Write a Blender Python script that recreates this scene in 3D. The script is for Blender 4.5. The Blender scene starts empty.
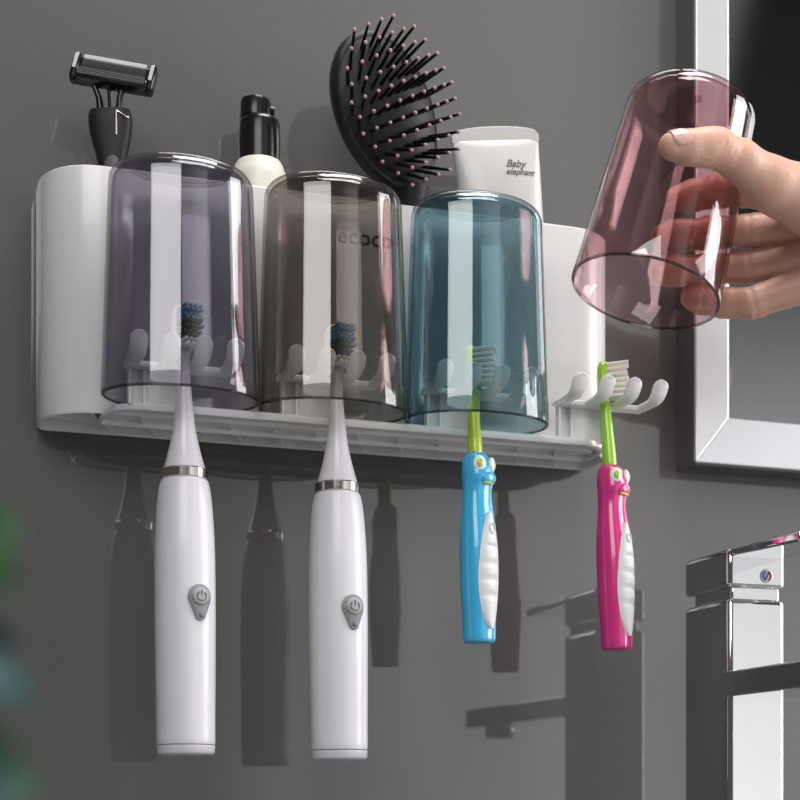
import bpy, bmesh, math, random
import numpy as np
from mathutils import Vector, Matrix, Euler

random.seed(7)
SC = bpy.context.scene
COL = SC.collection
PI = math.pi

# ------------------------------------------------------------------ camera model
# wall = plane y=0, camera stands 0.8 m in front of it, turned right by TH; horizontal view with lens shift
FPX, TH, DC, YH = 1560.0, math.radians(18.75), 0.80, 800.0
CF = Vector((math.sin(TH), math.cos(TH), 0)); CR = Vector((math.cos(TH), -math.sin(TH), 0)); CU = Vector((0, 0, 1))
CAM = Vector((0, -DC, 0))


def P(X, Y, d):
    """world point seen at (X, Y) that stands d metres off the wall"""
    r = CF + CR * ((X - 400) / FPX) + CU * ((YH - Y) / FPX)
    return CAM + r * ((DC - d) / r.y)


# ------------------------------------------------------------------ materials
def pset(b, **kw):
    for k, v in kw.items():
        n = k.replace('_', ' ')
        if n in b.inputs:
            b.inputs[n].default_value = v


def mat(name, col, rough=0.4, metal=0.0, spec=0.5, coat=0.0, coat_rough=0.03, coat_ior=1.5, bump=0.0, bscale=200, sss=0.0,
        vary=0.04, vscale=30, trans=0.0, rrough=0.0, sss_r=(1, .4, .25)):
    m = bpy.data.materials.new(name); m.use_nodes = True
    nt = m.node_tree; N = nt.nodes; L = nt.links
    b = N['Principled BSDF']
    b.inputs['Roughness'].default_value = rough
    b.inputs['Metallic'].default_value = metal
    b.inputs['Specular IOR Level'].default_value = spec
    b.inputs['Coat Weight'].default_value = coat
    b.inputs['Coat Roughness'].default_value = coat_rough
    b.inputs['Coat IOR'].default_value = coat_ior
    b.inputs['Transmission Weight'].default_value = trans
    if sss:
        b.inputs['Subsurface Weight'].default_value = sss
        b.inputs['Subsurface Radius'].default_value = sss_r
        b.inputs['Subsurface Scale'].default_value = 0.004
    tc = N.new('ShaderNodeTexCoord')
    nz = N.new('ShaderNodeTexNoise'); nz.inputs['Scale'].default_value = vscale; nz.inputs['Detail'].default_value = 3
    L.new(tc.outputs['Object'], nz.inputs['Vector'])
    mx = N.new('ShaderNodeMix'); mx.data_type = 'RGBA'
    c = Vector(col)
    mx.inputs['A'].default_value = (*(c * (1 - vary)), 1); mx.inputs['B'].default_value = (*[min(1, q) for q in c * (1 + vary)], 1)
    L.new(nz.outputs['Fac'], mx.inputs['Factor'])
    L.new(mx.outputs['Result'], b.inputs['Base Color'])
    if bump:
        n2 = N.new('ShaderNodeTexNoise'); n2.inputs['Scale'].default_value = bscale; n2.inputs['Detail'].default_value = 4
        L.new(tc.outputs['Object'], n2.inputs['Vector'])
        bp = N.new('ShaderNodeBump'); bp.inputs['Strength'].default_value = bump; bp.inputs['Distance'].default_value = 0.001
        L.new(n2.outputs['Fac'], bp.inputs['Height'])
        L.new(bp.outputs['Normal'], b.inputs['Normal'])
    return m


def tinted(name, face, edge, rough=0.015, power=5.0, gl=1.0):
    """thin tinted clear plastic: coloured see-through shell with a Fresnel reflection, denser where seen edge-on"""
    m = bpy.data.materials.new(name); m.use_nodes = True
    nt = m.node_tree; N = nt.nodes; L = nt.links
    for n in list(N):
        if n.type == 'BSDF_PRINCIPLED': N.remove(n)
    out = [n for n in N if n.type == 'OUTPUT_MATERIAL'][0]
    tr = N.new('ShaderNodeBsdfTransparent'); g = N.new('ShaderNodeBsdfGlossy'); g.inputs['Roughness'].default_value = rough
    fr = N.new('ShaderNodeMath'); fr.operation = 'POWER'; fr.inputs[1].default_value = 4.0
    f2 = N.new('ShaderNodeMath'); f2.operation = 'MULTIPLY_ADD'; f2.inputs[1].default_value = 0.55; f2.inputs[2].default_value = 0.05
    L.new(fr.outputs[0], f2.inputs[0])
    lw = N.new('ShaderNodeLayerWeight'); lw.inputs['Blend'].default_value = 0.5
    pw = N.new('ShaderNodeMath'); pw.operation = 'POWER'; pw.inputs[1].default_value = power
    mx = N.new('ShaderNodeMix'); mx.data_type = 'RGBA'
    tc = N.new('ShaderNodeTexCoord'); nz = N.new('ShaderNodeTexNoise'); nz.inputs['Scale'].default_value = 25
    L.new(tc.outputs['Object'], nz.inputs['Vector'])
    ad = N.new('ShaderNodeMath'); ad.operation = 'MULTIPLY_ADD'; ad.inputs[1].default_value = 0.03
    L.new(nz.outputs['Fac'], ad.inputs[0]); L.new(pw.outputs[0], ad.inputs[2])
    mx.inputs['A'].default_value = (*face, 1); mx.inputs['B'].default_value = (*edge, 1)
    L.new(lw.outputs['Facing'], pw.inputs[0]); L.new(lw.outputs['Facing'], fr.inputs[0]); L.new(ad.outputs[0], mx.inputs['Factor'])
    L.new(mx.outputs['Result'], tr.inputs['Color'])
    ms = N.new('ShaderNodeMixShader')
    ml = N.new('ShaderNodeMath'); ml.operation = 'MULTIPLY'; ml.inputs[1].default_value = gl; ml.use_clamp = True
    L.new(f2.outputs[0], ml.inputs[0]); L.new(ml.outputs[0], ms.inputs['Fac'])
    L.new(tr.outputs[0], ms.inputs[1]); L.new(g.outputs[0], ms.inputs[2])
    L.new(ms.outputs[0], out.inputs['Surface'])
    return m


M = {}
M['wall'] = mat('wall_gloss_grey', (0.073, 0.071, 0.067), rough=0.55, spec=0.3, coat=1.0, coat_ior=1.7, coat_rough=0.018, bump=0.12, bscale=900, vary=0.05, vscale=6)
M['counter'] = mat('counter_stone', (0.22, 0.22, 0.22), rough=0.35)
M['white'] = mat('white_plastic', (0.70, 0.695, 0.69), rough=0.28, coat=0.2, vary=0.01)
M['white_hook'] = mat('white_satin_plastic', (0.78, 0.78, 0.77), rough=0.3, vary=0.01)
M['logo'] = mat('dark_print', (0.05, 0.05, 0.05), rough=0.6)
M['ebrush'] = mat('white_lilac_plastic', (0.65, 0.635, 0.68), rough=0.34, coat=0.15, vary=0.01)
M['eneck'] = mat('soft_white_plastic', (0.63, 0.61, 0.655), rough=0.3, coat=0.3, vary=0.01)
M['steel'] = mat('polished_ring_steel', (0.62, 0.58, 0.53), rough=0.12, metal=1.0)
M['greyrub'] = mat('grey_rubber', (0.20, 0.215, 0.21), rough=0.5)
M['greybtn'] = mat('grey_button', (0.30, 0.315, 0.31), rough=0.42)
M['greyicon'] = mat('dark_grey_icon', (0.10, 0.11, 0.11), rough=0.5)
M['bblue'] = mat('blue_bristle', (0.03, 0.22, 0.40), rough=0.5)
M['bblack'] = mat('black_bristle', (0.012, 0.013, 0.018), rough=0.5)
M['bwhite'] = mat('white_bristle', (0.92, 0.91, 0.87), rough=0.45, sss=0.3)
M['green'] = mat('lime_plastic', (0.32, 0.62, 0.035), rough=0.22, coat=0.4, sss=0.15, sss_r=(.6, 1, .2))
M['lime'] = mat('yellow_lime_plastic', (0.50, 0.60, 0.03), rough=0.22, coat=0.4, sss=0.15, sss_r=(.8, 1, .2))
M['blue'] = mat('sky_blue_plastic', (0.045, 0.42, 0.72), rough=0.22, coat=0.5)
M['pink'] = mat('magenta_plastic', (0.66, 0.035, 0.22), rough=0.22, coat=0.5)
M['grip'] = mat('white_soft_grip', (0.70, 0.71, 0.72), rough=0.5)
M['mouth'] = mat('yellow_mark', (0.55, 0.50, 0.02), rough=0.4)
M['black'] = mat('black_plastic', (0.009, 0.009, 0.010), rough=0.22, spec=0.4, vary=0.1)
M['blacksat'] = mat('black_satin_plastic', (0.012, 0.012, 0.0125), rough=0.5, spec=0.35, bump=0.15, bscale=1500)
M['pad'] = mat('black_rubber_cushion', (0.009, 0.009, 0.009), rough=0.45, spec=0.3)
M['tip'] = mat('pink_bristle_tip', (0.40, 0.235, 0.24), rough=0.4)
M['blade'] = mat('razor_steel', (0.5, 0.5, 0.5), rough=0.3, metal=1.0)
M['strip'] = mat('grey_lubricating_strip', (0.42, 0.42, 0.42), rough=0.45)
M['rubber'] = mat('dark_grey_rubber', (0.07, 0.07, 0.07), rough=0.5)
M['cream'] = mat('cream_plastic', (0.72, 0.71, 0.63), rough=0.35, sss=0.15, vary=0.01)
M['tube'] = mat('white_tube_plastic', (0.53, 0.525, 0.51), rough=0.36, coat=0.15, vary=0.015, bump=0.06, bscale=60)
M['chrome'] = mat('chrome', (0.66, 0.67, 0.68), rough=0.05, metal=1.0)
M['alu'] = mat('brushed_aluminium', (0.66, 0.66, 0.685), rough=0.35, metal=0.6)
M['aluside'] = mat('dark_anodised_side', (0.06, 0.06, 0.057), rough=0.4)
M['mirror'] = mat('smoked_mirror_glass', (0.24, 0.25, 0.25), rough=0.03, metal=1.0)
M['red'] = mat('red_mark', (0.5, 0.03, 0.03), rough=0.4)
M['bluemark'] = mat('blue_mark', (0.03, 0.08, 0.5), rough=0.4)
M['badge'] = mat('white_badge', (0.75, 0.75, 0.75), rough=0.3)
M['skin'] = mat('skin', (0.60, 0.345, 0.26), rough=0.45, sss=0.35, bump=0.25, bscale=350, vary=0.07, vscale=45)
M['nail'] = mat('fingernail', (0.64, 0.37, 0.33), rough=0.25, coat=0.4, vary=0.02)
M['leaf'] = mat('leaf_green', (0.025, 0.10, 0.03), rough=0.4)
M['leaf2'] = mat('leaf_teal', (0.009, 0.075, 0.08), rough=0.4)
M['leaf3'] = mat('leaf_dark_teal', (0.006, 0.035, 0.04), rough=0.4)
M['stem'] = mat('stem_green', (0.04, 0.11, 0.04), rough=0.5)
M['pot'] = mat('pot_clay', (0.05, 0.05, 0.05), rough=0.6)
M['soil'] = mat('soil', (0.03, 0.02, 0.015), rough=0.9, bump=0.6, bscale=120)
for key_, fc, ed in (('smoke', (0.785, 0.775, 0.81), (0.16, 0.15, 0.19)), ('brown', (0.775, 0.755, 0.73), (0.15, 0.135, 0.12)),
                     ('teal', (0.68, 0.78, 0.805), (0.08, 0.15, 0.18)), ('pink', (0.90, 0.785, 0.795), (0.33, 0.16, 0.18))):
    M['cup_' + key_] = tinted(key_ + '_clear', fc, ed, gl=1.4)
    M['rim_' + key_] = tinted(key_ + '_clear_thick_rim', [q * .42 for q in fc], [q * .5 for q in ed], gl=1.2)   # the rim is seen along the wall's length


# ------------------------------------------------------------------ object helpers
def obj(name, bm, m, parent=None, smooth=40, bevel=0.0, bseg=2, sub=0, loc=None, rot=None):
    me = bpy.data.meshes.new(name)
    bmesh.ops.recalc_face_normals(bm, faces=bm.faces)
    bm.to_mesh(me); bm.free()
    return mobj(name, me, m, parent, smooth, bevel, bseg, sub, loc, rot)


def mobj(name, me, m, parent=None, smooth=40, bevel=0.0, bseg=2, sub=0, loc=None, rot=None):
    o = bpy.data.objects.new(name, me); COL.objects.link(o)
    for q in (m if isinstance(m, (list, tuple)) else [m]):
        me.materials.append(q)
    if smooth:
        for p in me.polygons: p.use_smooth = True
        if smooth < 180 and not sub: me.set_sharp_from_angle(angle=math.radians(smooth))
    if bevel:
        b = o.modifiers.new('bevel', 'BEVEL'); b.width = bevel; b.segments = bseg; b.limit_method = 'ANGLE'
        b.angle_limit = math.radians(35); b.harden_normals = False
    if sub:
        s = o.modifiers.new('sub', 'SUBSURF'); s.levels = sub; s.render_levels = sub
    if parent: o.parent = parent
    if loc is not None: o.location = loc
    if rot is not None: o.rotation_euler = rot
    return o


def thing(name, label, cat, loc=(0, 0, 0), rot=(0, 0, 0), group=None):
    o = bpy.data.objects.new(name, None); COL.objects.link(o)
    o.location = loc; o.rotation_euler = rot; o.empty_display_size = 0.01
    o['label'] = label; o['category'] = cat
    if group: o['group'] = group
    return o


def tag(o, label, cat, group=None):
    o['label'] = label; o['category'] = cat
    if group: o['group'] = group
    return o


def dup(root, loc, rot, label):
    def cp(o, par):
        c = o.copy(); COL.objects.link(c)
        if par: c.parent = par
        for ch in list(o.children): cp(ch, c)
        return c
    r = cp(root, None); r.location = loc; r.rotation_euler = rot; r['label'] = label
    return r


def box(bm, c, s, mi=0, rot=None):
    r = bmesh.ops.create_cube(bm, size=1.0)
    mt = Matrix.Translation(c) @ (rot.to_4x4() if rot is not None else Matrix.Identity(4)) @ Matrix.Diagonal((*s, 1))
    bmesh.ops.transform(bm, matrix=mt, verts=r['verts'])
    for v in r['verts']:
        for f in v.link_faces: f.material_index = mi
    return r['verts']


def skin_rings(bm, rings, cap0=True, cap1=True, mi=0, closed=True):
    rv = [[bm.verts.new(p) for p in r] for r in rings]
    n = len(rv[0])
    for a, b in zip(rv[:-1], rv[1:]):
        for i in range(n if closed else n - 1):
            j = (i + 1) % n
            f = bm.faces.new((a[i], a[j], b[j], b[i])); f.material_index = mi
    if cap0: bm.faces.new(rv[0][::-1]).material_index = mi
    if cap1: bm.faces.new(rv[-1]).material_index = mi
    return rv


def lathe(bm, prof, seg=48, sx=1.0, sy=1.0, cap0=True, cap1=True, mi=0, cx=0.0, cy=0.0):
    rings = [[Vector((cx + r * sx * math.cos(2 * PI * i / seg), cy + r * sy * math.sin(2 * PI * i / seg), z)) for i in range(seg)] for r, z in prof]
    return skin_rings(bm, rings, cap0, cap1, mi)


def tube(bm, pts, rad, seg=10, mi=0):
    pts = [Vector(p) for p in pts]
    rads = rad if isinstance(rad, (list, tuple)) else [rad] * len(pts)
    rings = []; up = None
    for i, p in enumerate(pts):
        t = (pts[min(i + 1, len(pts) - 1)] - pts[max(i - 1, 0)]).normalized()
        if up is None:
            up = t.orthogonal().normalized()
        up = (up - t * up.dot(t)).normalized(); w = t.cross(up)
        rings.append([p + (up * math.cos(2 * PI * k / seg) + w * math.sin(2 * PI * k / seg)) * rads[i] for k in range(seg)])
    skin_rings(bm, rings, mi=mi)


def ball(bm, c, r, s=(1, 1, 1), mi=0, u=14, v=10, rot=None):
    q = bmesh.ops.create_uvsphere(bm, u_segments=u, v_segments=v, radius=r)
    mt = Matrix.Translation(c) @ (rot.to_4x4() if rot is not None else Matrix.Identity(4)) @ Matrix.Diagonal((*s, 1))
    bmesh.ops.transform(bm, matrix=mt, verts=q['verts'])
    for w in q['verts']:
        for f in w.link_faces: f.material_index = mi


def text_obj(name, body, size, m, parent, mat4, extrude=0.0001, offset=0.0, shear=0.0, space=1.0, line=1.0):
    cu = bpy.data.curves.new(name, 'FONT'); cu.body = body; cu.size = size; cu.extrude = extrude; cu.offset = offset
    cu.shear = shear; cu.space_character = space; cu.space_line = line; cu.align_x = 'LEFT'
    tmp = bpy.data.objects.new('tmp', cu); COL.objects.link(tmp)
    dg = bpy.context.evaluated_depsgraph_get(); dg.update()
    me = bpy.data.meshes.new_from_object(tmp.evaluated_get(dg)); me.name = name
    bpy.data.objects.remove(tmp); bpy.data.curves.remove(cu)
    me.transform(mat4)
    me.materials.clear()
    return mobj(name, me, m, parent, smooth=0)


def ease(t): return t * t * (3 - 2 * t)


def interp(tab, z):
    """piecewise smooth interpolation of rows (z, a, b, ...)"""
    for a, b in zip(tab[:-1], tab[1:]):
        if z <= b[0] or b is tab[-1]:
            t = min(1, max(0, (z - a[0]) / (b[0] - a[0])))
            return [x + (y - x) * t for x, y in zip(a[1:], b[1:])]


# catmull style profile refinement
def spline(tab, n):
    out = []
    T = [np.array(r, float) for r in tab]
    for i in range(len(T) - 1):
        p0, p1, p2, p3 = T[max(i - 1, 0)], T[i], T[i + 1], T[min(i + 2, len(T) - 1)]
        for k in range(n):
            t = k / n
            out.append(0.5 * ((2 * p1) + (-p0 + p2) * t + (2 * p0 - 5 * p1 + 4 * p2 - p3) * t * t + (-p0 + 3 * p1 - 3 * p2 + p3) * t ** 3))
    out.append(T[-1])
    return [list(map(float, r)) for r in out]


# ------------------------------------------------------------------ setting
bm = bmesh.new(); box(bm, Vector((0.4, 0.05, 0.45)), (3.2, 0.1, 1.14))
w = obj('wall_back', bm, M['wall'], smooth=0); w['kind'] = 'structure'
bm = bmesh.new(); box(bm, Vector((0.4, -0.42, -0.135)), (3.2, 0.84, 0.03))
w = obj('trim_1', bm, M['counter'], smooth=0, bevel=0.003); w['kind'] = 'structure'; w['label'] = 'stone worktop below the wall'
COUNTER = -0.12

# ------------------------------------------------------------------ toothbrush holder
ZB, ZT, DB = 0.1855, 0.3045, 0.046            # underside, rim, depth off the wall
X0 = P(40, 300, 0.024).x; X1 = P(601, 300, 0.02).x
HX, HL = (X0 + X1) / 2, X1 - X0


def plan(x0, x1, d0, d1, r, n=8, rb=0.004):
    """plan outline of the holder, front corners rounded (y = -d)"""
    pts = []
    for cx, cy, a0, rr in ((x1 - rb, -d0 - rb, 90, rb), (x0 + rb, -d0 - rb, 180, rb)):
        pass
    def arc(cx, cy, r_, a0, a1, n_):
        return [Vector((cx + r_ * math.cos(math.radians(a0 + (a1 - a0) * i / n_)), cy + r_ * math.sin(math.radians(a0 + (a1 - a0) * i / n_)), 0)) for i in range(n_ + 1)]
    pts += arc(x1 - rb, -d0 - rb, rb, 90, 0, 3)
    pts += arc(x1 - r, -d1 + r, r, 0, -90, n)
    pts += arc(x0 + r, -d1 + r, r, -90, -180, n)
    pts += arc(x0 + rb, -d0 - rb, rb, 180, 90, 3)
    return pts


def at(pts, z): return [Vector((p.x, p.y, z)) for p in pts]


holder = thing('toothbrush_holder', 'long white wall-mounted toothbrush holder with open compartments and hooks', 'toothbrush holder', (HX, 0, ZB))
dx = -HX
o0 = plan(X0 + dx, X1 + dx, 0.0003, DB, 0.027)
o1 = plan(X0 + dx + .0012, X1 + dx - .0012, 0.0013, DB - .0012, 0.026)
i0 = plan(X0 + dx + .0026, X1 + dx - .0026, 0.0028, DB - .0026, 0.0245)
H = ZT - ZB
bm = bmesh.new()
skin_rings(bm, [at(i0, 0.006), at(i0, 0.0006), at(o1, 0.0), at(o0, 0.0012), at(o0, H - .001), at(o1, H), at(i0, H - .0004), at(i0, 0.010)], True, True)
body = obj('storage_box', bm, M['white'], holder, smooth=50)
for fx in (-0.074, 0.002, 0.076):
    bm = bmesh.new()
    box(bm, Vector((fx, -DB / 2, 0.010 + (H - .03) / 2)), (0.0018, DB - .0056, H - .03))
    obj('divider', bm, M['white'], holder, smooth=0)
# cup seats: centres of the four cups
DCUP = 0.0725
CUPPX = [(181.5, 402), (333.5, 412), (477, 428)]
CUPX = [P(x, y, DCUP).x for x, y in CUPPX]
sp = (CUPX[2] - CUPX[0]) / 2
CUPX.append(CUPX[2] + sp * 0.97)
# flange under the cups
fl0 = plan(P(106, 420, .06).x + dx, X1 + dx - .0125, 0.03, 0.0652, 0.022)
fl1 = [Vector((p.x * 0.995, p.y + 0.0008, 0)) for p in fl0]
fl2 = [Vector((p.x * 0.985, p.y * 0.93 - .0010, 0)) for p in fl0]
bm = bmesh.new()
skin_rings(bm, [at(fl2, 0.0014), at(fl2, -0.0012), at(fl1, -0.0016), at(fl0, -0.0008), at(fl0, 0.0016), at(fl1, 0.0022)], True, True)
obj('cup_ledge', bm, M['white'], holder, smooth=50)
# ribs on the underside
bm = bmesh.new()
nr = 12
for k in range(nr):
    xx = X0 + dx + .03 + k * (HL - .06) / (nr - 1)
    box(bm, Vector((xx, -0.024, 0.0030)), (0.0016, 0.040, 0.0058), rot=Matrix.Rotation(math.radians(-22), 3, 'Z'))
box(bm, Vector((0, -0.024, 0.0032)), (HL - .02, 0.0016, 0.0056))
obj('underside_ribs', bm, M['white'], holder, smooth=0)


def hook_mesh():
    """one flat strap running forward and curling up to a rounded tip; origin at its root"""
    bm = bmesh.new()
    path = []
    for i in range(6): path.append((0.0125 * i / 5, 0.0, 0.0))           # forward, up, slope
    R = 0.0095; A = math.radians(58)
    for i in range(1, 11):
        a = A * i / 10; path.append((0.0125 + R * math.sin(a), R * (1 - math.cos(a)), a))
    f, u, a = path[-1]
    for i in range(1, 15):
        t_ = 1 - (1 - i / 14) ** 1.8
        path.append((f + math.cos(a) * .0056 * t_, u + math.sin(a) * .0056 * t_, a))
    L = len(path); rings = []
    tot = [0]
    for p, q in zip(path[:-1], path[1:]): tot.append(tot[-1] + math.hypot(q[0] - p[0], q[1] - p[1]))
    hw0, hw1, th = 0.0034, 0.0042, 0.0024
    for i, (f, u, a) in enumerate(path):
        s = tot[-1] - tot[i]
        hw = hw0 + (hw1 - hw0) * ease(tot[i] / tot[-1])
        if s < hw1: hw = math.sqrt(max(0.004, 1 - ((hw1 - s) / hw1) ** 2)) * hw1
        nf, nu = -math.sin(a), math.cos(a)
        c = Vector((0, -f, u)); n = Vector((0, -nf, nu))
        e = 0.0007; x = Vector((hw, 0, 0)); xe = Vector((max(hw - e, hw * .5), 0, 0))
        h = th / 2
        rings.append([c + x + n * (h - e), c + xe + n * h, c - xe + n * h, c - x + n * (h - e), c - x - n * (h - e), c - xe - n * h, c + xe - n * h, c + x - n * (h - e)])
    skin_rings(bm, rings)
    bmesh.ops.recalc_face_normals(bm, faces=bm.faces)
    me = bpy.data.meshes.new('hook'); bm.to_mesh(me); bm.free()
    return me


HM = hook_mesh(); HM.materials.append(M['white_hook'])
for p in HM.polygons: p.use_smooth = True
HM.set_sharp_from_angle(angle=math.radians(50))
ZPL = 0.0197                                # hook plate height above the underside
for ci, cx in enumerate(CUPX):
    lx = cx + dx
    bm = bmesh.new()
    pl = plan(lx - .0255, lx + .0255, 0.0590, 0.0672, 0.002, 3, .0015)
    skin_rings(bm, [at(pl, ZPL - .0013), at(pl, ZPL + .0013)])
    plate = obj('hook_plate', bm, M['white_hook'], holder, smooth=30, bevel=.0006)
    for hx in (-.0222, -.0072, .0078, .0228):
        h = bpy.data.objects.new('hook', HM); COL.objects.link(h); h.parent = plate; h.location = (lx + hx, -0.0655, ZPL)
    bm = bmesh.new()                        # the upright bracket carrying the plate
    b0, b1 = lx - .0235, lx + .005
    z0, z1 = 0.0012, ZPL - .0012
    zc, zh = (z0 + z1) / 2, z1 - z0
    box(bm, Vector(((b0 + b1) / 2, -0.0597, zc)), (b1 - b0, 0.0014, zh))
    for xx in (b0 + .0007, b0 + .0075, b1 - .0007):
        box(bm, Vector((xx, -0.0620, zc)), (0.0014, 0.0040, zh))
    obj('bracket', bm, M['white'], holder, smooth=0, bevel=.0004)
p = P(337, 242, DB) - Vector((HX, 0, ZB))
text_obj('lettering', 'ecoco', 0.0116, M['logo'], holder, Matrix.Translation((p.x, -DB - .00005, p.z)) @ Matrix.Rotation(PI / 2, 4, 'X'), offset=0.00022, space=1.06)


# ------------------------------------------------------------------ cups
def cup_mesh(R, Rt, Hc, sy, nub=False, rc=0.0095, th=0.0016):
    prof = []
    # outer from rim up
    prof += [(R - .0011, 0.0), (R - .0002, .0004), (R, .0012)]
    for i in range(1, 9):
        t = i / 8; prof.append((R + (Rt - R) * t, .0012 + (Hc - rc - .0012) * t))
    for i in range(1, 9):
        a = PI / 2 * i / 8; prof.append((Rt - rc + rc * math.cos(a), Hc - rc + rc * math.sin(a)))
    prof.append(((Rt - rc) * .96, Hc - .0006)); prof.append(((Rt - rc) * .9, Hc - .0009))
    for q in (.6, .3, .06): prof.append(((Rt - rc) * q, Hc - .0009))
    outer = prof
    Ri, Rti, Hi, ri = R - th, Rt - th, Hc - th - .0004, rc - th * .6
    inn = [(Ri + .0006, .0003), (Ri, .0012)]
    for i in range(1, 9):
        t = i / 8; inn.append((Ri + (Rti - Ri) * t, .0012 + (Hi - ri - .0012) * t))
    for i in range(1, 9):
        a = PI / 2 * i / 8; inn.append((Rti - ri + ri * math.cos(a), Hi - ri + ri * math.sin(a)))
    inn.append(((Rti - ri) * .96, Hi - .0006))
    for q in (.9, .6, .3, .06): inn.append(((Rti - ri) * q, Hi - .0009))
    bm = bmesh.new()
    lathe(bm, inn[::-1] + outer, 96, 1, sy)
    for f_ in bm.faces:
        if max(v_.co.z for v_ in f_.verts) < .0016: f_.material_index = 1
    if nub: ball(bm, Vector((0, 0, Hc - .0006)), .0017, (1, 1, .8), u=16, v=10)
    return bm


SY = 0.68
CG = 'tinted clear cups'
for (nm, mk, lb, ztop, zr) in (
        (0, 'cup_smoke', 'smoky violet clear cup upside down at the left end of the holder', 152, None),
        (1, 'cup_brown', 'smoky brown clear cup upside down between the violet and teal cups', 170, None),
        (2, 'cup_teal', 'teal blue clear cup upside down over the blue toothbrush', 189, None)):
    R = 0.0376
    ht = P(CUPPX[nm][0], ztop, DCUP + .018).z - 0.1880
    o = obj('tumbler', cup_mesh(R, 0.0342, ht, SY), [M[mk], M[mk.replace('cup', 'rim')]], smooth=60, loc=(CUPX[nm], -DCUP, 0.1880))
    tag(o, lb, 'cup', CG)

# rose cup held in the hand
A0 = P(645, 294, .133); A1 = P(693.5, 104, .126)
ax = (A1 - A0).normalized()
zq = ax; xq = (CR - zq * CR.dot(zq)).normalized(); yq = zq.cross(xq)
RM = Matrix((xq, yq, zq)).transposed()
HC = (A1 - A0).length + .002
cup4 = obj('tumbler', cup_mesh(.0362, .0318, HC, 0.92, nub=False), [M['cup_pink'], M['rim_pink']], smooth=60)
cup4.matrix_world = Matrix.Translation(A0) @ RM.to_4x4()
tag(cup4, 'rose pink clear cup held tilted by the hand', 'cup', CG)
bm = bmesh.new(); ball(bm, Vector((.001, -.002, HC - .0004)), .0022, (1, 1, .8), u=16, v=10)
obj('moulding_nub', bm, M['cup_pink'], cup4, smooth=180)


# ------------------------------------------------------------------ electric toothbrushes
def rot_ring(rx, ry, z, n=40, pw=2.0):
    pts = []
    for i in range(n):
        a = 2 * PI * i / n; c, s = math.cos(a), math.sin(a)
        pts.append(Vector((rx * math.copysign(abs(c) ** (2 / pw), c), ry * math.copysign(abs(s) ** (2 / pw), s), z)))
    return pts


def bristle_block(rows, cols, w, h0, lenf, r, x0, seg=6, flare=0.0):
    """tufts pointing +X out of the head plate; rows along Z"""
    bm = bmesh.new()
    for i in range(rows):
        z = h0[0] + (h0[1] - h0[0]) * i / max(1, rows - 1)
        for j in range(cols):
            y = (j - (cols - 1) / 2) * w / cols
            ln = lenf(i / max(1, rows - 1), j)
            k = flare * ((i / max(1, rows - 1)) - .5)
            tube(bm, [(x0, y, z), (x0 + ln * .5, y, z + k * .4), (x0 + ln, y * 1.06, z + k)], [r, r * 1.05, r * 1.1], seg)
    return bm


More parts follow.
